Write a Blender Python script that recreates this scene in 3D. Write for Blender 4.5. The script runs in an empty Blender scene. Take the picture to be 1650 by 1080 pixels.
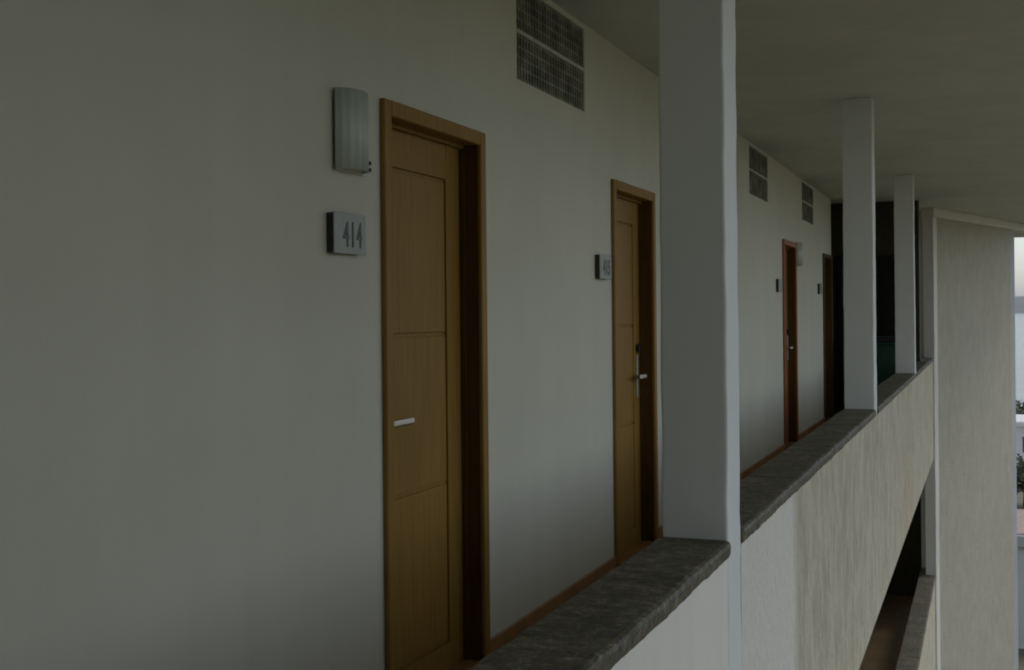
import bpy, bmesh, math, random
from mathutils import Matrix, Vector
random.seed(7)
S = bpy.context.scene
COL = S.collection

# ------------------------------------------------------------------ camera
EYE = 1.40
cam_d = bpy.data.cameras.new('camera')
cam_d.sensor_width = 36.0
cam_d.lens = 36.0 * 1967.76 / 1650.0
cam_d.shift_y = -(540.0 - 507.5) / 1650.0
cam_d.clip_start = 0.05
cam_d.clip_end = 40000
cam = bpy.data.objects.new('camera', cam_d)
COL.objects.link(cam)
cam.matrix_world = (Matrix.Translation((0, 0, EYE)) @ Matrix.Rotation(0.3703, 4, 'Z')
                    @ Matrix.Rotation(math.pi / 2, 4, 'X') @ Matrix.Rotation(-0.0097, 4, 'Z'))
S.camera = cam

# ------------------------------------------------------------------ sky, sun, exposure
SUN_EL, SUN_AZ = math.radians(60), math.radians(48)      # azimuth clockwise from +Y
w = bpy.data.worlds.new('World'); S.world = w; w.use_nodes = True
nt = w.node_tree
bg = nt.nodes['Background']
sky = nt.nodes.new('ShaderNodeTexSky'); sky.sky_type = 'NISHITA'; sky.sun_disc = False
sky.sun_elevation = SUN_EL; sky.sun_rotation = SUN_AZ
sky.air_density = 1.0; sky.dust_density = 1.2; sky.ozone_density = 1.0
hs = nt.nodes.new('ShaderNodeHueSaturation'); hs.inputs['Saturation'].default_value = 0.5
nt.links.new(sky.outputs[0], hs.inputs['Color'])
nt.links.new(hs.outputs[0], bg.inputs['Color'])
bg.inputs['Strength'].default_value = 0.10
sun_d = bpy.data.lights.new('sun', 'SUN'); sun_d.energy = 0.6; sun_d.angle = math.radians(20)
sun_d.color = (1.0, 0.96, 0.9)
sun = bpy.data.objects.new('sun', sun_d); COL.objects.link(sun)
sd = Vector((math.sin(SUN_AZ) * math.cos(SUN_EL), math.cos(SUN_AZ) * math.cos(SUN_EL), math.sin(SUN_EL)))
sun.rotation_euler = sd.to_track_quat('Z', 'Y').to_euler()
sun.location = sd * 60
S.view_settings.view_transform = 'Standard'
S.view_settings.look = 'None'
S.view_settings.gamma = 1.0
S.view_settings.exposure = 0.6
S.render.engine = 'CYCLES'
S.cycles.use_denoising = True
S.cycles.max_bounces = 10
S.cycles.diffuse_bounces = 7
S.cycles.pixel_filter_type = 'BLACKMAN_HARRIS'
S.cycles.filter_width = 2.0

# ------------------------------------------------------------------ materials
MATS = {}
def mat(name, build):
    m = bpy.data.materials.new(name); m.use_nodes = True
    t = m.node_tree; p = t.nodes['Principled BSDF']
    build(t, p); MATS[name] = m
    return m
def N(t, kind, **kw):
    n = t.nodes.new('ShaderNode' + kind)
    for k, v in kw.items():
        if k in n.inputs: n.inputs[k].default_value = v
        else: setattr(n, k, v)
    return n
def coords(t, scale=(1, 1, 1), src='Object'):
    tc = N(t, 'TexCoord'); mp = N(t, 'Mapping')
    mp.inputs['Scale'].default_value = scale
    t.links.new(tc.outputs[src], mp.inputs['Vector'])
    return mp.outputs[0]
def geo(t, scale=(1, 1, 1)):
    g = N(t, 'NewGeometry'); mp = N(t, 'Mapping')
    mp.inputs['Scale'].default_value = scale
    t.links.new(g.outputs['Position'], mp.inputs['Vector'])
    return mp.outputs[0]
def ramp(t, fac, stops):
    r = N(t, 'ValToRGB'); cr = r.color_ramp
    while len(cr.elements) < len(stops): cr.elements.new(0.5)
    for e, (p, c) in zip(cr.elements, stops):
        e.position = p; e.color = (*c, 1)
    t.links.new(fac, r.inputs[0])
    return r.outputs[0]
def bump(t, p, fac, strength, dist=0.01):
    b = N(t, 'Bump', Strength=strength, Distance=dist)
    t.links.new(fac, b.inputs['Height'])
    t.links.new(b.outputs[0], p.inputs['Normal'])
def mixc(t, fac, a, b, mode='MIX'):
    m = N(t, 'Mix', data_type='RGBA', blend_type=mode)
    if isinstance(fac, (int, float)): m.inputs[0].default_value = fac
    else: t.links.new(fac, m.inputs[0])
    for sock, v in ((m.inputs[6], a), (m.inputs[7], b)):
        if isinstance(v, tuple): sock.default_value = (*v, 1)
        else: t.links.new(v, sock)
    return m.outputs[2]

def paint(c, vary=0.05, rough=0.75, bs=0.25):
    def f(t, p):
        v = geo(t)
        n1 = N(t, 'TexNoise', Scale=0.9, Detail=6.0, Roughness=0.6); t.links.new(v, n1.inputs['Vector'])
        n2 = N(t, 'TexNoise', Scale=140.0, Detail=3.0); t.links.new(v, n2.inputs['Vector'])
        vs = geo(t, (3.0, 3.0, 0.25))
        n3 = N(t, 'TexNoise', Scale=2.0, Detail=5.0); t.links.new(vs, n3.inputs['Vector'])
        d = tuple(x * (1 - 2 * vary) for x in c)
        b = tuple(min(1, x * (1 + vary)) for x in c)
        c1 = ramp(t, n1.outputs['Fac'], [(0.3, d), (0.7, b)])
        c2 = ramp(t, n3.outputs['Fac'], [(0.35, (1 - vary,) * 3), (0.6, (1, 1, 1))])
        t.links.new(mixc(t, 1.0, c1, c2, 'MULTIPLY'), p.inputs['Base Color'])
        p.inputs['Roughness'].default_value = rough
        ad = N(t, 'Math', operation='ADD'); mu = N(t, 'Math', operation='MULTIPLY'); mu.inputs[1].default_value = 0.25
        n4 = N(t, 'TexNoise', Scale=7.0, Detail=3.0); t.links.new(v, n4.inputs['Vector'])
        t.links.new(n2.outputs['Fac'], mu.inputs[0])
        t.links.new(mu.outputs[0], ad.inputs[0]); t.links.new(n4.outputs['Fac'], ad.inputs[1])
        bump(t, p, ad.outputs[0], bs, 0.006)
    return f
mat('wall_paint', paint((0.665, 0.66, 0.545), 0.03))
mat('ceiling_paint', paint((0.62, 0.615, 0.54), 0.05))
mat('column_paint', paint((0.725, 0.745, 0.725), 0.03))
mat('white_paint', paint((0.79, 0.765, 0.69), 0.035))
mat('trim_paint', paint((0.74, 0.72, 0.64), 0.04))

def stucco(c, streak, bs=0.6, stain=0.5, painted_to=None, ys=7.0, zs=2.6, bz=0.42):
    def f(t, p):
        v = geo(t, (1, ys, zs)); vv = geo(t)
        n1 = N(t, 'TexNoise', Scale=2.2, Detail=9.0, Roughness=0.75); t.links.new(v, n1.inputs['Vector'])
        n2 = N(t, 'TexNoise', Scale=0.55, Detail=4.0); t.links.new(geo(t, (1, 1, 0.5)), n2.inputs['Vector'])
        n3 = N(t, 'TexNoise', Scale=42.0, Detail=5.0); t.links.new(geo(t, (1, 1, bz)), n3.inputs['Vector'])
        a = ramp(t, n1.outputs['Fac'], [(0.32, tuple(x * (1 - streak) for x in c)), (0.5, c), (0.72, tuple(min(1, x * 1.1) for x in c))])
        k = stain
        s = ramp(t, n2.outputs['Fac'], [(0.5, (1, 1, 1)), (0.78, (1 - 0.05 * k, 1 - 0.2 * k, 1 - 0.4 * k))])
        n5 = N(t, 'TexNoise', Scale=5.0, Detail=8.0, Roughness=0.7); t.links.new(geo(t, (1, 1.6, 0.7)), n5.inputs['Vector'])
        g = ramp(t, n5.outputs['Fac'], [(0.36, (1 - 0.42 * k, 1 - 0.43 * k, 1 - 0.46 * k)), (0.56, (1, 1, 1))])
        col = mixc(t, 1.0, mixc(t, 1.0, a, s, 'MULTIPLY'), g, 'MULTIPLY')
        if painted_to is not None:                      # smooth white repaint that stops at a ragged edge
            sx = N(t, 'SeparateXYZ'); t.links.new(vv, sx.inputs[0])
            ma = N(t, 'Math', operation='MULTIPLY_ADD'); ma.inputs[1].default_value = 0.5
            t.links.new(n5.outputs['Fac'], ma.inputs[0]); t.links.new(sx.outputs['Y'], ma.inputs[2])
            mr = N(t, 'MapRange'); mr.inputs['From Min'].default_value = painted_to + 0.17; mr.inputs['From Max'].default_value = painted_to + 0.33
            t.links.new(ma.outputs[0], mr.inputs['Value'])
            col = mixc(t, mr.outputs[0], (0.77, 0.745, 0.67), col)
        t.links.new(col, p.inputs['Base Color'])
        p.inputs['Roughness'].default_value = 0.9
        bump(t, p, n3.outputs['Fac'], bs, 0.03)
    return f
mat('stucco', stucco((0.62, 0.575, 0.445), 0.18, 0.9, 0.6))
mat('stucco_part_painted', stucco((0.62, 0.575, 0.445), 0.18, 0.8, 0.6, 4.99))
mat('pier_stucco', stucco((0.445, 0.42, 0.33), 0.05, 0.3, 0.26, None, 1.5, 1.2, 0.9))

def granite(t, p):
    v = geo(t)
    a = N(t, 'TexVoronoi', Scale=190.0); t.links.new(v, a.inputs['Vector'])
    b = N(t, 'TexNoise', Scale=34.0, Detail=8.0, Roughness=0.8); t.links.new(v, b.inputs['Vector'])
    d = N(t, 'TexNoise', Scale=6.0, Detail=4.0); t.links.new(v, d.inputs['Vector'])
    c1 = ramp(t, b.outputs['Fac'], [(0.35, (0.05, 0.045, 0.03)), (0.52, (0.11, 0.10, 0.068)), (0.70, (0.32, 0.30, 0.225))])
    c2 = mixc(t, 0.35, c1, a.outputs['Color'], 'SOFT_LIGHT')
    c3 = ramp(t, d.outputs['Fac'], [(0.35, (0.7, 0.7, 0.68)), (0.65, (1.1, 1.1, 1.05))])
    t.links.new(mixc(t, 1.0, c2, c3, 'MULTIPLY'), p.inputs['Base Color'])
    p.inputs['Roughness'].default_value = 0.62
    p.inputs['Specular IOR Level'].default_value = 0.3
    bump(t, p, b.outputs['Fac'], 0.3, 0.005)
mat('granite', granite)

def wood(c, k=1.0):
    def f(t, p):
        v = coords(t, (6.0, 22.0, 1.3))
        n = N(t, 'TexNoise', Scale=2.2, Detail=8.0, Roughness=0.62, Distortion=0.6); t.links.new(v, n.inputs['Vector'])
        g = N(t, 'TexNoise', Scale=1.2, Detail=2.0); t.links.new(coords(t, (1, 2, 1)), g.inputs['Vector'])
        a = ramp(t, n.outputs['Fac'], [(0.3, tuple(x * 0.80 for x in c)), (0.55, c), (0.75, tuple(x * 1.10 for x in c))])
        b = ramp(t, g.outputs['Fac'], [(0.3, (0.86, 0.84, 0.8)), (0.7, (1, 1, 1))])
        t.links.new(mixc(t, 1.0, a, b, 'MULTIPLY'), p.inputs['Base Color'])
        p.inputs['Roughness'].default_value = 0.5
        p.inputs['Specular IOR Level'].default_value = 0.12
        bump(t, p, n.outputs['Fac'], 0.12, 0.003)
    return f
mat('door_wood', wood((0.34, 0.198, 0.046)))
mat('shaded_lining', wood((0.125, 0.068, 0.02)))  # near-black shade of the door reveal put into the wood colour
mat('red_wood', wood((0.36, 0.14, 0.045)))
mat('unlit_dark', wood((0.052, 0.045, 0.025)))  # gloom of the unlit corridor ends held in the base colour
mat('unlit_black', wood((0.016, 0.014, 0.010)))  # darkness of the unlit doorway held in the base colour
mat('brown_dark_door', wood((0.13, 0.085, 0.04)))

def metal(c, rough):
    def f(t, p):
        n = N(t, 'TexNoise', Scale=40.0, Detail=4.0); t.links.new(coords(t, (1, 8, 1)), n.inputs['Vector'])
        t.links.new(ramp(t, n.outputs['Fac'], [(0.3, tuple(x * 0.85 for x in c)), (0.7, c)]), p.inputs['Base Color'])
        p.inputs['Metallic'].default_value = 1.0; p.inputs['Roughness'].default_value = rough
    return f
mat('steel', metal((0.60, 0.56, 0.49), 0.38))
def plain(c, rough=0.6, vary=0.15, sc=12.0):
    def f(t, p):
        n = N(t, 'TexNoise', Scale=sc, Detail=5.0); t.links.new(coords(t), n.inputs['Vector'])
        t.links.new(ramp(t, n.outputs['Fac'], [(0.3, tuple(x * (1 - vary) for x in c)), (0.7, tuple(x * (1 + vary) for x in c))]), p.inputs['Base Color'])
        p.inputs['Roughness'].default_value = rough
    return f
mat('plate', plain((0.25, 0.28, 0.25), 0.4, 0.08, 30))
mat('plate_block', plain((0.03, 0.032, 0.028), 0.5))
mat('digit', plain((0.07, 0.085, 0.075), 0.5))
mat('screen_block', plain((0.27, 0.275, 0.225), 0.9, 0.45, 10))
mat('void', plain((0.05, 0.052, 0.042), 0.9))
mat('screen_bar', plain((0.58, 0.58, 0.50), 0.85, 0.15))
mat('bin_plastic', plain((0.005, 0.045, 0.022), 0.45))
mat('bin_dark', plain((0.012, 0.012, 0.012), 0.6))
mat('black_rubber', plain((0.012, 0.012, 0.012), 0.8))
def glass(t, p):
    n = N(t, 'TexNoise', Scale=5.0, Detail=3.0); t.links.new(coords(t, (1, 1, 0.4)), n.inputs['Vector'])
    t.links.new(ramp(t, n.outputs['Fac'], [(0.3, (0.48, 0.54, 0.46)), (0.7, (0.56, 0.62, 0.54))]), p.inputs['Base Color'])
    p.inputs['Roughness'].default_value = 0.42
    p.inputs['Specular IOR Level'].default_value = 0.3
mat('sconce_glass', glass)

def tiles(c, mortar, sz, rough=0.45):
    def f(t, p):
        v = geo(t)
        b = N(t, 'TexBrick', Scale=1.0); b.offset = 0.0
        b.inputs['Mortar Size'].default_value = 0.006; b.inputs['Brick Width'].default_value = sz; b.inputs['Row Height'].default_value = sz
        b.inputs['Color1'].default_value = (*c, 1); b.inputs['Color2'].default_value = (*(x * 0.8 for x in c), 1)
        b.inputs['Mortar'].default_value = (*mortar, 1)
        t.links.new(v, b.inputs['Vector'])
        n = N(t, 'TexNoise', Scale=3.0, Detail=5.0); t.links.new(v, n.inputs['Vector'])
        t.links.new(mixc(t, 1.0, b.outputs['Color'], ramp(t, n.outputs['Fac'], [(0.3, (0.75,) * 3), (0.7, (1,) * 3)]), 'MULTIPLY'), p.inputs['Base Color'])
        p.inputs['Roughness'].default_value = rough
    return f
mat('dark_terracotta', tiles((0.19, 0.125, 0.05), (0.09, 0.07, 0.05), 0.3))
mat('terracotta', tiles((0.36, 0.235, 0.11), (0.16, 0.12, 0.08), 0.3))
mat('skirting', plain((0.32, 0.165, 0.055), 0.5, 0.2, 8))
mat('roof_tile', plain((0.36, 0.27, 0.22), 0.85, 0.25, 4))
mat('pale_render', paint((0.55, 0.56, 0.54), 0.06))
mat('house_white', paint((0.80, 0.79, 0.76), 0.05))
mat('window_glass', plain((0.10, 0.12, 0.15), 0.2))
mat('grey_slab', paint((0.42, 0.44, 0.44), 0.08))
def leafm(c):
    def f(t, p):
        oi = N(t, 'NewGeometry')
        n = N(t, 'TexNoise', Scale=1.3, Detail=3.0); t.links.new(oi.outputs['Position'], n.inputs['Vector'])
        t.links.new(ramp(t, n.outputs['Fac'], [(0.3, tuple(x * 0.6 for x in c)), (0.7, tuple(x * 1.4 for x in c))]), p.inputs['Base Color'])
        p.inputs['Roughness'].default_value = 0.6
    return f
mat('leaf', leafm((0.05, 0.065, 0.025)))
mat('bark', plain((0.09, 0.07, 0.05), 0.9, 0.3, 6))
def groundm(t, p):
    v = geo(t)
    n = N(t, 'TexNoise', Scale=0.12, Detail=8.0, Roughness=0.65); t.links.new(v, n.inputs['Vector'])
    t.links.new(ramp(t, n.outputs['Fac'], [(0.35, (0.05, 0.065, 0.03)), (0.5, (0.13, 0.12, 0.07)), (0.65, (0.24, 0.21, 0.16))]), p.inputs['Base Color'])
    p.inputs['Roughness'].default_value = 0.95
    bump(t, p, n.outputs['Fac'], 0.5, 0.2)
mat('ground', groundm)
def hillm(t, p):
    n = N(t, 'TexNoise', Scale=0.004, Detail=8.0, Roughness=0.6); t.links.new(geo(t), n.inputs['Vector'])
    t.links.new(ramp(t, n.outputs['Fac'], [(0.35, (0.04, 0.055, 0.03)), (0.65, (0.10, 0.10, 0.065))]), p.inputs['Base Color'])
    p.inputs['Roughness'].default_value = 0.95
mat('hill', hillm)
def seam(t, p):
    v = geo(t, (1, 0.6, 1))
    n = N(t, 'TexNoise', Scale=0.5, Detail=7.0, Roughness=0.6); t.links.new(v, n.inputs['Vector'])
    n2 = N(t, 'TexNoise', Scale=0.004, Detail=4.0); t.links.new(v, n2.inputs['Vector'])
    t.links.new(ramp(t, n2.outputs['Fac'], [(0.35, (0.06, 0.10, 0.11)), (0.65, (0.10, 0.15, 0.15))]), p.inputs['Base Color'])
    p.inputs['Roughness'].default_value = 0.18
    p.inputs['IOR'].default_value = 1.33
    bump(t, p, n.outputs['Fac'], 0.35, 0.4)
mat('sea', seam)

# ------------------------------------------------------------------ mesh helpers
def obj(name, bm, m, parent=None, smooth=False):
    me = bpy.data.meshes.new(name)
    bm.normal_update(); bm.to_mesh(me); bm.free()
    me.materials.append(MATS[m])
    if smooth:
        for p in me.polygons: p.use_smooth = True
    o = bpy.data.objects.new(name, me); COL.objects.link(o)
    if parent: o.parent = parent
    return o
def addbox(bm, x0, x1, y0, y1, z0, z1, bev=0.0, seg=1):
    t = bmesh.new()
    bmesh.ops.create_cube(t, size=1.0)
    for v in t.verts:
        v.co = Vector(((x0 + x1) / 2 + v.co.x * (x1 - x0), (y0 + y1) / 2 + v.co.y * (y1 - y0), (z0 + z1) / 2 + v.co.z * (z1 - z0)))
    if bev: bmesh.ops.bevel(t, geom=t.edges[:], offset=bev, segments=seg, affect='EDGES', profile=0.5)
    me = bpy.data.meshes.new('tmp'); t.to_mesh(me); t.free(); bm.from_mesh(me); bpy.data.meshes.remove(me)
def box(name, m, parent, x0, x1, y0, y1, z0, z1, bev=0.0, seg=1):
    bm = bmesh.new(); addbox(bm, x0, x1, y0, y1, z0, z1, bev, seg)
    return obj(name, bm, m, parent)
from mathutils import noise as mnoise
def rough_box(name, m, parent, x0, x1, y0, y1, z0, z1, bev, step, amp, axis, freq=9.0):
    '''box cut into short lengths along one axis, its skin pushed about by noise (hand-finished edges)'''
    bm = bmesh.new(); addbox(bm, x0, x1, y0, y1, z0, z1, bev, 2)
    lo, hi = ((y0, y1), (z0, z1))[axis - 1]
    n = max(2, int((hi - lo) / step)); no = Vector((0, 0, 0)); no[axis] = 1
    for i in range(1, n):
        co = Vector((0, 0, 0)); co[axis] = lo + bev + (hi - lo - 2 * bev) * i / n
        bmesh.ops.bisect_plane(bm, geom=bm.verts[:] + bm.edges[:] + bm.faces[:], plane_co=co, plane_no=no)
    o = parent.location if parent else Vector((0, 0, 0))
    for v in bm.verts:
        if lo + 2 * bev < v.co[axis] < hi - 2 * bev:
            d = mnoise.noise_vector((v.co + o) * freq) * amp + mnoise.noise_vector((v.co + o) * freq * 0.13) * amp
            d[axis] = 0
            v.co += d
    return obj(name, bm, m, parent)
def thing(name, label, cat, loc=(0, 0, 0), group=None, rz=0):
    o = bpy.data.objects.new(name, None); COL.objects.link(o)
    o.location = loc; o.rotation_euler = (0, 0, rz); o.empty_display_size = 0.1
    o['label'] = label; o['category'] = cat
    if group: o['group'] = group
    return o
def struct(o, label=None):
    o['kind'] = 'structure'
    if label: o['label'] = label
    return o
def addcyl(bm, p0, p1, r0, r1=None, seg=16):
    p0, p1 = Vector(p0), Vector(p1); d = p1 - p0
    M = Matrix.Translation((p0 + p1) / 2) @ d.to_track_quat('Z', 'Y').to_matrix().to_4x4()
    bmesh.ops.create_cone(bm, cap_ends=True, segments=seg, radius1=r0, radius2=r0 if r1 is None else r1, depth=d.length, matrix=M)

# ------------------------------------------------------------------ main measures (metres; floor of the corridor is z = 0)
XW = -1.912                      # face of the room wall
XI, XO = -0.930, -0.730          # inner and outer face of columns and parapet
CEIL = EYE + 1.49
COPE = EYE - 0.68
SP_BOT = EYE - 2.136             # underside of the parapet beam
LOW = -3.15                      # floor below
COLY = [3.644, 8.818, 13.997, 19.176]
DOORS = [3.70, 6.437, 12.467, 15.725]
VENTS = [5.014, 10.666, 13.936]
WALL_END = 16.66
HALL_Y = 17.30

# ------------------------------------------------------------------ setting: terrain, sea, hills
def gz(y):
    pts = [(-400, -9.6), (30, -9.8), (80, -10.9), (120, -12.3), (200, -15), (330, -22.6), (360, -25), (20000, -25)]
    for (a, za), (b, zb) in zip(pts, pts[1:]):
        if a <= y <= b: return za + (zb - za) * (y - a) / (b - a)
    return pts[0][1]
bm = bmesh.new()
ys = [-400, -100, 0, 30, 50, 80, 100, 120, 160, 200, 250, 330, 360, 500]; xs = [-600, -200, -60, -20, 0, 20, 60, 200, 600]
gv = [[bm.verts.new((x, y, gz(y) + (0.25 * math.sin(x * 0.7 + y * 0.13) if y > 60 else 0))) for x in xs] for y in ys]
for i in range(len(ys) - 1):
    for j in range(len(xs) - 1):
        bm.faces.new((gv[i][j], gv[i][j + 1], gv[i + 1][j + 1], gv[i + 1][j]))
struct(obj('ground', bm, 'ground'))
bm = bmesh.new()
bm.faces.new([bm.verts.new(p) for p in ((-9000, 250, -23), (9000, 250, -23), (9000, 10800, -23), (-9000, 10800, -23))])
struct(obj('sea', bm, 'sea'))
bm = bmesh.new()
nx = 90; rows = []
for k, (y, f) in enumerate([(9600, 0.0), (9850, 0.35), (10200, 0.8), (10700, 1.0), (11400, 0.6)]):
    r = []
    for i in range(nx + 1):
        x = -6000 + 12000 * i / nx
        h = 118 + 30 * math.sin(x / 1400 + 0.5) + 16 * math.sin(x / 430 + k) + 7 * math.sin(x / 170 + 2 * k)
        r.append(bm.verts.new((x, y + 120 * math.sin(x / 700), -24 + f * h)))
    rows.append(r)
for a, b in zip(rows, rows[1:]):
    for i in range(nx): bm.faces.new((a[i], a[i + 1], b[i + 1], b[i]))
struct(obj('far_hills', bm, 'hill', smooth=True))

# ------------------------------------------------------------------ hotel shell
def wall_sheet(name, m, x, y0, y1, z0, z1, holes, thick=0.2):
    """wall face at X = x with rectangular openings and their reveals"""
    bm = bmesh.new()
    Y = sorted({y0, y1, *[h[0] for h in holes], *[h[1] for h in holes]})
    Z = sorted({z0, z1, *[h[2] for h in holes], *[h[3] for h in holes]})
    V = {}
    def vv(xx, y, z):
        k = (xx, y, z)
        if k not in V: V[k] = bm.verts.new(k)
        return V[k]
    for a, b in zip(Y, Y[1:]):
        for c, d in zip(Z, Z[1:]):
            my, mz = (a + b) / 2, (c + d) / 2
            if any(h[0] < my < h[1] and h[2] < mz < h[3] for h in holes): continue
            bm.faces.new((vv(x, a, c), vv(x, b, c), vv(x, b, d), vv(x, a, d)))
            bm.faces.new((vv(x - thick, a, d), vv(x - thick, b, d), vv(x - thick, b, c), vv(x - thick, a, c)))
    edges = [e for e in bm.edges if e.is_boundary]
    front = [e for e in edges if abs(e.verts[0].co.x - x) < 1e-6]
    for e in front:
        a, b = e.verts
        bm.faces.new((vv(x, *a.co[1:]) if 0 else a, b, V[(x - thick, *[q for q in keyof(V, b)[1:]])], V[(x - thick, *[q for q in keyof(V, a)[1:]])]))
    bmesh.ops.recalc_face_normals(bm, faces=bm.faces[:])
    return obj(name, bm, m)
def keyof(V, v):
    if not hasattr(keyof, 'c') or keyof.c[0] is not V:
        keyof.c = (V, {id(q): k for k, q in V.items()})
    c = keyof.c[1]
    if id(v) in c: return c[id(v)]
    for k, q in V.items():
        if q == v: c[id(v)] = k; return k

DW, DH = 0.90, EYE + 0.74
holes = [(y + 0.018, y + DW - 0.018, 0.0, DH - 0.018) for y in DOORS] + [(y, y + 0.97, 2.438, 2.862) for y in VENTS]
rw = struct(wall_sheet('corridor_wall', 'wall_paint', XW, -3.0, WALL_END, 0.0, CEIL, holes))
# skirting strips between the doors are parts of the wall
ycur = -3.0
for y in DOORS + [None]:
    e = WALL_END if y is None else y - 0.001
    if e - ycur > 0.06:
        box('skirting', 'skirting', rw, XW, XW + 0.014, ycur, e, 0.0, 0.072, 0.003)
    ycur = e if y is None else y + DW + 0.001

ceil = struct(box('ceiling', 'ceiling_paint', None, -2.30, 1.25, -3.0, 27.2, CEIL, CEIL + 0.22))
struct(box('corridor_floor', 'terracotta', None, -6.2, XI + 0.02, -3.0, 19.2, -0.15, 0.0))
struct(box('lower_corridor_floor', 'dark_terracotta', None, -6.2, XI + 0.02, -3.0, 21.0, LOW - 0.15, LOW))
lw = struct(box('lower_corridor_wall', 'wall_paint', None, XW - 0.2, XW, -3.0, 21.0, LOW, -0.15))
struct(box('lower_end_wall', 'unlit_dark', None, XW, XI + 0.02, 20.5, 20.7, LOW, -0.15))
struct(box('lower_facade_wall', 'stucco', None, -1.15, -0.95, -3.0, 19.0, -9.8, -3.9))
# side passage at the far end, its lack of light put into the wall colour
ew = struct(box('end_wall', 'unlit_dark', None, -6.2, -0.835, HALL_Y, HALL_Y + 0.15, 0.0, CEIL))
struct(box('passage_end_wall', 'unlit_dark', None, -6.2, -6.05, WALL_END, HALL_Y, 0.0, CEIL))
struct(box('passage_wall', 'unlit_dark', None, -6.2, XW - 0.2, WALL_END - 0.16, WALL_END, 0.0, CEIL))
struct(box('passage_ceiling', 'unlit_dark', None, -6.2, -2.30, WALL_END, HALL_Y + 0.15, CEIL, CEIL + 0.1))

struct(box('light_blocker_wall', 'wall_paint', None, XW, 1.0, -1.6, -1.35, -9.8, CEIL))  # unseen wall added behind the camera to dim the left wall and columns
struct(box('light_blocker_side_wall', 'wall_paint', None, 0.95, 1.2, -1.35, 1.2, -9.8, CEIL))  # unseen side wall added to keep light off the near wall
# ------------------------------------------------------------------ columns
COL_LABEL = ['nearest white square column standing on the granite-topped parapet',
             'second white square column, beyond the nearest one, tall and slim on the parapet',
             'third white square column, just before the dark corridor end',
             'farthest white column, right against the big angled pier wall']
for y, lab in zip(COLY, COL_LABEL):
    zb = SP_BOT + 0.002 if y == COLY[0] else COPE - 0.05       # the stucco covers the foot of the farther ones
    t = thing('column', lab, 'column', (XO, y, zb), 'columns along the corridor parapet')
    rough_box('shaft', 'column_paint', t, XI - XO, 0.003, 0, 0.2, 0, CEIL - zb, 0.008, 0.06, 0.003, 2)
t = thing('column', 'white column of the storey below, between lower parapet and upper one', 'column', (XO, COLY[3], EYE - 3.83), 'columns along the corridor parapet')
box('shaft', 'column_paint', t, XI - XO, 0.0, 0, 0.2, 0, SP_BOT - (EYE - 3.83), 0.008, 2)

# ------------------------------------------------------------------ parapets
def parapet(label, y0, y1, top, bot, panels, nslab, group='parapet bays'):
    t = thing('parapet', label, 'parapet', (XO, y0, bot), group)
    H = top - bot
    for a, b, m in panels:
        box('wall_panel', m, t, -0.19, 0.004 if m.startswith('stucco') else 0.0, a - y0, b - y0, 0, H - 0.05)
    L = (y1 - y0) / nslab
    for i in range(nslab):
        rough_box('coping_slab', 'granite', t, -0.212, 0.014, i * L + 0.0008, (i + 1) * L - 0.0008, H - 0.05, H, 0.014, 0.02 if bot > -1 else 0.2, 0.0032, 1, 22.0)
    return t
c = COLY
parapet('smooth white parapet with dark granite coping, nearest bay at the bottom edge', -1.35, c[0], COPE, SP_BOT, [(-1.35, c[0], 'white_paint')], 2)
parapet('parapet bay behind the nearest column, white turning to rough beige stucco', c[0] + 0.2, c[1], COPE, SP_BOT, [(c[0] + 0.2, c[1] + 0.2, 'stucco_part_painted')], 4)
parapet('rough stucco parapet bay between the second and third columns', c[1] + 0.2, c[2], COPE, SP_BOT, [(c[1] + 0.2, c[2] + 0.2, 'stucco')], 4)
parapet('rough stucco parapet bay between third column and angled pier wall', c[2] + 0.2, c[3], COPE, SP_BOT, [(c[2] + 0.2, c[3] + 0.2, 'stucco')], 4)
parapet('parapet of the storey below, dark coping seen through the gap', -1.35, 19.376, EYE - 3.83, -3.95, [(-1.35, 19.376, 'stucco')], 16)

# ------------------------------------------------------------------ angled pier wall at the bend of the building
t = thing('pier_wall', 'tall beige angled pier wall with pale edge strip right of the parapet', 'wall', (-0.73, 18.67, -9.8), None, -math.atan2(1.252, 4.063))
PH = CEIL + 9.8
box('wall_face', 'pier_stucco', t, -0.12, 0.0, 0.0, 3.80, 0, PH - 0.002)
rough_box('edge_strip', 'trim_paint', t, -0.12, 0.035, -0.02, 0.13, 0.001, PH - 0.13, 0.006, 0.12, 0.006, 2, 4.0)
box('edge_return', 'grey_slab', t, -0.119, -0.006, 3.80, 4.06, 0, PH - 0.13)
box('top_beam', 'trim_paint', t, -0.14, 0.05, -0.02, 7.5, PH - 0.13, PH - 0.001, 0.006)

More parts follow.
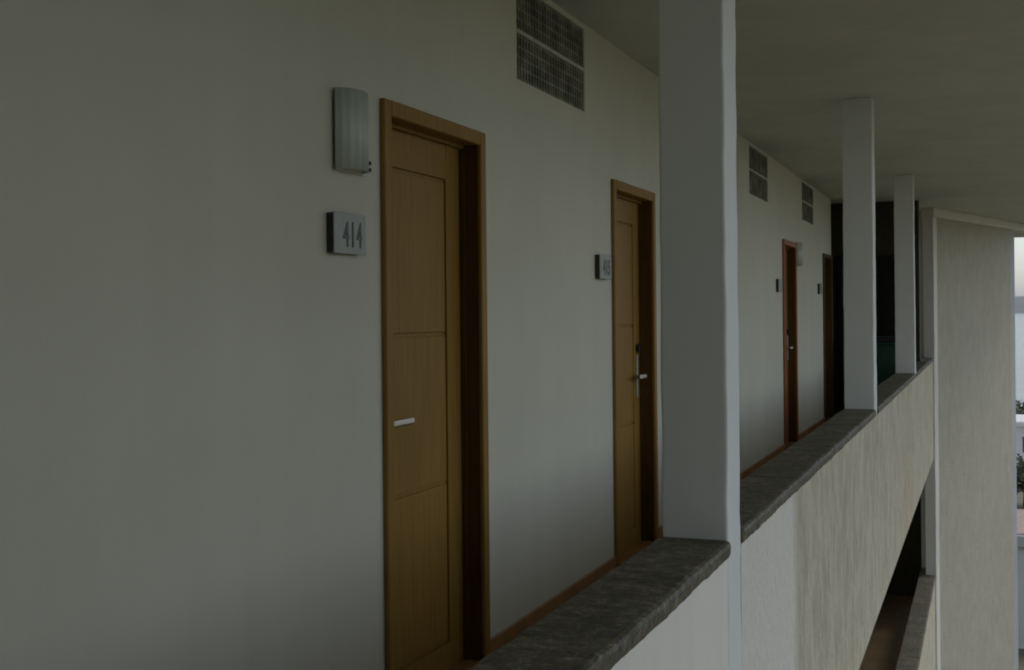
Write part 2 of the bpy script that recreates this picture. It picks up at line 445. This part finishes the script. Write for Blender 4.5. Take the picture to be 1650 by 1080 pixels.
# ------------------------------------------------------------------ doors
def door(label, y, wood_m, handle, mirror=False, grp='timber room doors'):
    t = thing('door', label, 'door', (XW, y, 0.0), grp)
    T = 0.055
    for a, b, la, lb in ((0, T, 0.018, T), (DW - T, DW, DW - T, DW - 0.018)):
        bm = bmesh.new()
        addbox(bm, 0.0005, 0.02, a, b, 0.0, DH, 0.004)
        obj('jamb', bm, wood_m, t)
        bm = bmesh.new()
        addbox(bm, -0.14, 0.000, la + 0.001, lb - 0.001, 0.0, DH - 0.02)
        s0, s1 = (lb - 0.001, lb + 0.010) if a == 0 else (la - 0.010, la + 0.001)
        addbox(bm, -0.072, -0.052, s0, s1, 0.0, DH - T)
        obj('jamb_lining', bm, 'shaded_lining', t)  # darker than the frame, standing in for shade in the reveal
    bm = bmesh.new()
    addbox(bm, 0.0007, 0.0205, T + 0.0005, DW - T - 0.0005, DH - T, DH, 0.004)
    addbox(bm, -0.14, 0.002, T, DW - T, DH - T + 0.001, DH - 0.02)
    addbox(bm, -0.072, -0.052, T + 0.001, DW - T - 0.001, DH - T - 0.012, DH - T + 0.002)
    obj('head', bm, wood_m, t)
    a0, a1, zt = T + 0.003, DW - T - 0.003, DH - T - 0.004
    leaf = box('leaf', wood_m, t, -0.128, -0.087, a0, a1, 0.006, zt)
    g = 0.008
    yl, yr = 0.20, 0.70
    zs = [0.116, 0.745, 1.328, 1.93]
    F0, F1 = -0.0872, -0.075
    for q0, q1 in ((a0, yl - g), (yr + g, a1)):
        box('stile', wood_m, leaf, F0, F1, q0, q1, 0.006, zt, 0.0015)
    box('rail', wood_m, leaf, F0, F1, yl - g + 0.0004, yr + g - 0.0004, 0.006, zs[0] - g, 0.0015)
    box('rail', wood_m, leaf, F0, F1, yl - g + 0.0004, yr + g - 0.0004, zs[3] + g, zt, 0.0015)
    for z0, z1 in zip(zs, zs[1:]):
        box('panel', wood_m, leaf, F0, F1 - 0.001, yl + g, yr - g, z0 + g, z1 - g, 0.0025, 2)
    if handle == 'lever':
        hy, hz = 0.142, 1.02
        bm = bmesh.new(); addcyl(bm, (F1, hy, hz), (F1 + 0.010, hy, hz), 0.026, seg=24)
        h = obj('handle', bm, 'steel', leaf)
        bm = bmesh.new(); addcyl(bm, (F1 + 0.009, hy, hz), (F1 + 0.046, hy, hz), 0.010)
        addbox(bm, F1 + 0.036, F1 + 0.052, hy - 0.012, hy + 0.16, hz - 0.012, hz + 0.012, 0.006, 2)
        obj('lever', bm, 'steel', leaf)
    elif handle == 'plate':
        hy, hz = 0.775, 1.02
        bm = bmesh.new(); addbox(bm, F1, F1 + 0.009, hy - 0.021, hy + 0.021, 0.885, 1.15, 0.004, 2)
        obj('handle_plate', bm, 'steel', leaf)
        bm = bmesh.new(); addcyl(bm, (F1 + 0.008, hy, hz), (F1 + 0.056, hy, hz), 0.011)
        addbox(bm, F1 + 0.044, F1 + 0.062, hy - 0.135, hy + 0.012, hz - 0.013, hz + 0.013, 0.006, 2)
        obj('lever', bm, 'steel', leaf)
        bm = bmesh.new(); addcyl(bm, (F1, hy, 1.19), (F1 + 0.018, hy, 1.19), 0.026, seg=20)
        obj('lock_reader', bm, 'black_rubber', leaf)
    box('threshold', 'skirting', t, -0.14, 0.0, T + 0.001, DW - T - 0.001, 0.0005, 0.0055)
    return t
door('brown timber door with three recessed panels nearest the camera, beside plaque 414', DOORS[0], 'door_wood', 'lever')
door('brown timber door with long lever plate, left of the nearest column', DOORS[1], 'door_wood', 'plate')
door('reddish timber door seen edge-on behind the nearest column', DOORS[2], 'red_wood', 'plate')
door('dark brown timber door last along the wall before the dark corridor end', DOORS[3], 'brown_dark_door', 'lever')

# double door in the end wall, coloured black for the unlit doorway
t = thing('double_door', 'double door coloured black for the unlit end of the corridor', 'door', (-1.90, HALL_Y, 0.0))
box('head', 'unlit_black', t, 0, 0.98, -0.05, 0.0, 2.10, 2.16, 0.004)
for a in (0.0, 0.92): box('jamb', 'unlit_black', t, a, a + 0.06, -0.05, 0.0, 0, 2.10, 0.004)
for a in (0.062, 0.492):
    lf = box('leaf', 'unlit_black', t, a, a + 0.427, -0.03, 0.0, 0.006, 2.097)
    box('panel', 'unlit_black', lf, a + 0.07, a + 0.357, -0.038, -0.0302, 0.15, 0.95, 0.004)
    box('panel', 'unlit_black', lf, a + 0.07, a + 0.357, -0.038, -0.0302, 1.10, 1.98, 0.004)

# ------------------------------------------------------------------ transom vents
def vent(label, y):
    t = thing('wall_vent', label, 'vent', (XW, y, 2.438), 'screen vents under the ceiling')
    W, H = 0.97, 0.424
    box('backing', 'void', t, -0.12, -0.052, 0.001, W - 0.001, 0.001, H - 0.001)
    box('divider', 'screen_bar', t, -0.051, 0.001, 0.001, W - 0.001, 0.207, 0.224, 0.003)
    for z0, z1 in ((0.004, 0.2065), (0.2245, H - 0.004)):
        bm = bmesh.new(); n = 26
        for i in range(n + 1):
            yy = 0.004 + (W - 0.008) * i / n
            addbox(bm, -0.05, -0.006, yy - 0.0055, yy + 0.0055, z0, z1)
        for k in range(5):
            zz = z0 + 0.008 + (z1 - z0 - 0.016) * k / 4
            addbox(bm, -0.046, -0.010, 0.004, W - 0.004, zz - 0.0055, zz + 0.0055)
        obj('screen_panel', bm, 'screen_block', t)
vent('dark two-row screen vent high on wall between the first two doors', VENTS[0])
vent('dark screen vent under ceiling, just right of the nearest column', VENTS[1])
vent('dark screen vent under ceiling between the last two doors', VENTS[2])

# ------------------------------------------------------------------ number plaques
def plaque(label, y, text, z=1.60):
    t = thing('number_plaque', label, 'sign', (XW, y, z), 'room number plaques')
    box('block', 'plate_block', t, 0.0005, 0.024, 0.0, 0.205, 0.0, 0.125, 0.002)
    box('plate', 'plate', t, 0.0242, 0.029, -0.002, 0.207, -0.002, 0.127, 0.001)
    if text:
        for k, ch in enumerate(text):
            cu = bpy.data.curves.new('digit', 'FONT'); cu.body = ch; cu.size = 0.115; cu.extrude = 0.0015
            cu.align_x = 'CENTER'; cu.offset = 0.0012
            tmp = bpy.data.objects.new('tmp', cu); COL.objects.link(tmp)
            dg = bpy.context.evaluated_depsgraph_get()
            me = bpy.data.meshes.new_from_object(tmp.evaluated_get(dg))
            bpy.data.objects.remove(tmp)
            M = (Matrix.Translation((0.0295, 0.075 + 0.043 * k, 0.021)) @ Matrix.Rotation(math.pi / 2, 4, 'Z') @ Matrix.Rotation(math.pi / 2, 4, 'X')
                 @ Matrix.Diagonal((0.62, 1, 1, 1)))
            me.transform(M); me.materials.clear(); me.materials.append(MATS['digit'])
            o = bpy.data.objects.new('digit', me); COL.objects.link(o); o.parent = t
    return t
plaque('grey room plaque reading 414 on wall left of the nearest door', 3.335, '414')
plaque('small grey room plaque left of the door by the nearest column', 6.135, '415', 1.587)
plaque('tiny dark room plaque left of the reddish door', 12.06, '', 1.60)
plaque('tiny dark room plaque left of the last dark brown door', 15.22, '', 1.62)

# ------------------------------------------------------------------ wall lamps (unlit)
def sconce(label, y, z):
    t = thing('wall_lamp', label, 'lamp', (XW, y, z), 'unlit wall lamps')
    box('back_plate', 'white_paint', t, 0.0005, 0.012, -0.075, 0.122, 0.0, 0.262, 0.003)
    bm = bmesh.new(); n = 60; A, B, th = 0.090, 0.052, 0.005
    rings = []
    for zz in (0.004, 0.258):
        ro, ri = [], []
        for i in range(n + 1):
            a = math.pi * i / n
            rb = 0.0013 * math.cos(15 * a)
            ro.append(bm.verts.new((0.012 + (B + rb) * math.sin(a), -(A + rb) * math.cos(a), zz)))
            ri.append(bm.verts.new((0.012 + (B - th) * math.sin(a), -(A - th) * math.cos(a), zz)))
        rings.append((ro, ri))
    (o0, i0), (o1, i1) = rings
    for i in range(n):
        bm.faces.new((o0[i], o0[i + 1], o1[i + 1], o1[i])); bm.faces.new((i0[i + 1], i0[i], i1[i], i1[i + 1]))
        bm.faces.new((o1[i], o1[i + 1], i1[i + 1], i1[i])); bm.faces.new((o0[i + 1], o0[i], i0[i], i0[i + 1]))
    for i in (0, n): bm.faces.new((o0[i], o1[i], i1[i], i0[i]))
    bmesh.ops.recalc_face_normals(bm, faces=bm.faces[:])
    obj('glass_shade', bm, 'sconce_glass', t, True)
    for zz in (0.012, 0.248):
        bm = bmesh.new()
        pts = [bm.verts.new((0.012 + (B - th) * math.sin(math.pi * i / n), -(A - th) * math.cos(math.pi * i / n), zz)) for i in range(n + 1)]
        bm.faces.new(pts); obj('end_cap', bm, 'white_paint', t)
    box('side_bracket', 'sconce_glass', t, 0.0121, 0.028, 0.098, 0.114, 0.01, 0.25, 0.004)
    for zz in (0.018, 0.040):
        bm = bmesh.new(); addcyl(bm, (0.028, 0.106, zz), (0.033, 0.106, zz), 0.0065, seg=12)
        obj('screw', bm, 'black_rubber', t)
sconce('unlit frosted glass wall lamp above plaque 414 by the nearest door', 3.465, 1.862)
sconce('small unlit wall lamp right of the reddish door', 13.47, 1.895)

# ------------------------------------------------------------------ wheeled bin at the corridor end
t = thing('wheeled_bin', 'dark green wheeled bin at the corridor end behind the second column', 'bin', (-1.27, 16.62, 0.0))
bm = bmesh.new()
lo = [(-0.20, -0.22), (0.20, -0.22), (0.20, 0.20), (-0.20, 0.20)]; hi = [(-0.26, -0.28), (0.26, -0.28), (0.26, 0.26), (-0.26, 0.26)]
a = [bm.verts.new((x, y, 0.05)) for x, y in lo]; b = [bm.verts.new((x, y, 0.98)) for x, y in hi]
bm.faces.new(a[::-1]); bm.faces.new(b)
for i in range(4): bm.faces.new((a[i], a[(i + 1) % 4], b[(i + 1) % 4], b[i]))
bmesh.ops.bevel(bm, geom=bm.edges[:], offset=0.025, segments=2, affect='EDGES')
obj('body', bm, 'bin_plastic', t)
box('rim', 'bin_plastic', t, -0.285, 0.285, -0.305, 0.285, 0.965, 1.0, 0.01, 2)
bm = bmesh.new(); addbox(bm, -0.29, 0.29, -0.31, 0.29, 1.001, 1.045, 0.018, 2)
addbox(bm, -0.20, 0.20, -0.22, 0.20, 1.04, 1.07, 0.015, 2)
obj('lid', bm, 'bin_dark', t)
bm = bmesh.new(); addcyl(bm, (-0.24, 0.33, 1.02), (0.24, 0.33, 1.02), 0.016)
for x in (-0.2, 0.2): addcyl(bm, (x, 0.25, 0.99), (x, 0.33, 1.02), 0.014)
obj('handle', bm, 'bin_dark', t)
for x in (-0.24, 0.20):
    bm = bmesh.new(); addcyl(bm, (x, 0.22, 0.10), (x + 0.04, 0.22, 0.10), 0.10, seg=20)
    obj('wheel', bm, 'black_rubber', t)

# ------------------------------------------------------------------ what shows past the pier: houses, trees
def house(name, label, x0, x1, y0, y1, top, base, wall_m, roof, wins, roof_m='grey_slab', top_m='roof_tile'):
    t = thing(name, label, 'house', ((x0 + x1) / 2, y0, base))
    hx, D, H = (x1 - x0) / 2, y1 - y0, top - base
    box('wall', wall_m, t, -hx, hx, 0, D, -0.4, H)
    if roof == 'flat':
        r = box('roof', roof_m, t, -hx - 0.25, hx + 0.25, -0.25, D + 0.25, H, H + 0.40, 0.02)
        box('roof_tiles', top_m, r, -hx - 0.1, hx + 0.1, -0.1, D + 0.1, H + 0.402, H + 0.45)
    else:
        bm = bmesh.new()
        e, rz = 0.5, roof
        q = [bm.verts.new(p) for p in ((-hx - e, -e, H), (hx + e, -e, H), (hx + e, D + e, H), (-hx - e, D + e, H), (-hx - e, D / 2, H + rz), (hx + e, D / 2, H + rz))]
        for f in ((0, 1, 5, 4), (2, 3, 4, 5), (0, 4, 3), (1, 2, 5), (3, 2, 1, 0)): bm.faces.new([q[i] for i in f])
        r = obj('roof', bm, 'roof_tile', t)
        for k in range(5):
            zz = (k + 0.3) / 5
            box('tile_course', 'roof_tile', r, -hx - e, hx + e, -e + (D / 2 + e) * zz - 0.05, -e + (D / 2 + e) * zz + 0.12, H + rz * zz + 0.0, H + rz * zz + 0.07, 0.01)
        box('eave', 'house_white', r, -hx - e, hx + e, -e - 0.08, -e - 0.005, H - 0.16, H + 0.02)
    for (wx, wz, ww, wh) in wins:
        f = box('window', 'house_white', t, wx - ww / 2 - 0.08, wx + ww / 2 + 0.08, -0.05, -0.001, wz - 0.08, wz + wh + 0.08)
        box('pane', 'window_glass', f, wx - ww / 2, wx + ww / 2, -0.06, -0.0505, wz, wz + wh)
    return t
house('house', 'pale grey flat-roofed building at the bottom right edge beyond the pier', -7.0, 9.0, 45, 50.3, -6.65, -10.2, 'pale_render', 'flat',
      [(-6, 1.0, 1.2, 1.3), (5.5, 1.0, 1.2, 1.3)])
t = bpy.data.objects['house']
box('dark_band', 'black_rubber', t, -8.0, 8.0, -0.06, -0.001, -0.28, -0.20)  # thin dark strip low across the front wall
house('house.001', 'white house below the sea line at the right edge of the photo', -1.5, 9.5, 119, 127, -9.1, -12.4, 'house_white', 'flat',
      [(-2.9, 1.0, 1.1, 1.4), (-0.5, 1.0, 1.1, 1.4), (1.9, 1.0, 1.1, 1.4), (4.2, 1.0, 1.1, 1.4)], 'house_white', 'house_white')
box('plinth', 'house_white', bpy.data.objects['house.001'], -5.8, 5.8, -1.2, -0.01, -0.5, 0.25)

def tree(label, x, y, h, r, seed, n=1500):
    rnd = random.Random(seed); base = gz(y)
    t = thing('tree', label, 'tree', (x, y, base), 'trees on the slope to the sea')
    bm = bmesh.new()
    addcyl(bm, (0, 0, -0.3), (0.05, 0.02, h * 0.55), 0.16 * r / 2, 0.08 * r / 2, 8)
    cl = []
    for k in range(11):
        a = rnd.uniform(0, 6.28); q = r * rnd.uniform(0.25, 0.8); zz = h * rnd.uniform(0.42, 0.88)
        p = Vector((q * math.cos(a), q * math.sin(a), zz)); cl.append((p, r * rnd.uniform(0.28, 0.5)))
        addcyl(bm, (0.03, 0.01, h * rnd.uniform(0.25, 0.5)), p, 0.05 * r / 2, 0.015, 5)
    obj('trunk', bm, 'bark', t)
    vs, fs = [], []
    for i in range(n):
        p, cr = rnd.choice(cl)
        d = Vector((rnd.gauss(0, 1), rnd.gauss(0, 1), rnd.gauss(0, 0.8))).normalized() * cr * rnd.uniform(0.45, 1.05)
        o = p + d; s = rnd.uniform(0.10, 0.22) * r / 2.2
        u = Vector((rnd.gauss(0, 1), rnd.gauss(0, 1), rnd.gauss(0, 1))).normalized(); v = u.orthogonal().normalized()
        k = len(vs); vs += [o - u * s, o + v * s * 0.6, o + u * s, o - v * s * 0.6]; fs.append((k, k + 1, k + 2, k + 3))
    me = bpy.data.meshes.new('crown'); me.from_pydata([tuple(q) for q in vs], [], fs); me.materials.append(MATS['leaf'])
    o = bpy.data.objects.new('crown', me); COL.objects.link(o); o.parent = t
    return t
tree('dark leafy tree just behind the white house roof', 3.9, 133, 4.5, 2.7, 1)
tree('dark leafy tree left of the white house, mostly behind the pier', -2.2, 131, 4.4, 2.3, 2)
tree('dark leafy tree at right end of the white house', 9.6, 131, 4.8, 2.8, 3)
tree('dark bushy tree in front of the white house at the photo edge', 2.2, 84, 2.7, 2.2, 4)
tree('dark bushy tree before the white house, hidden left by the pier', -2.4, 86, 2.9, 2.1, 5)
tree('dark bushy tree before the white house, just past the photo edge', 6.4, 85, 3.0, 2.2, 6)

# ------------------------------------------------------------------ haze over the bay
def hazem():
    m = bpy.data.materials.new('haze'); m.use_nodes = True
    t = m.node_tree; t.nodes.remove(t.nodes['Principled BSDF'])
    v = t.nodes.new('ShaderNodeVolumePrincipled')
    v.inputs['Color'].default_value = (0.86, 0.90, 0.96, 1); v.inputs['Density'].default_value = 7e-5
    v.inputs['Anisotropy'].default_value = 0.0
    t.links.new(v.outputs[0], t.nodes['Material Output'].inputs['Volume'])
    MATS['haze'] = m
hazem()
hz = box('haze', 'haze', None, -9500, 9500, -600, 12000, -27, 150)
hz['kind'] = 'stuff'; hz['label'] = 'pale haze over the bay fading the far hills'; hz['category'] = 'haze'
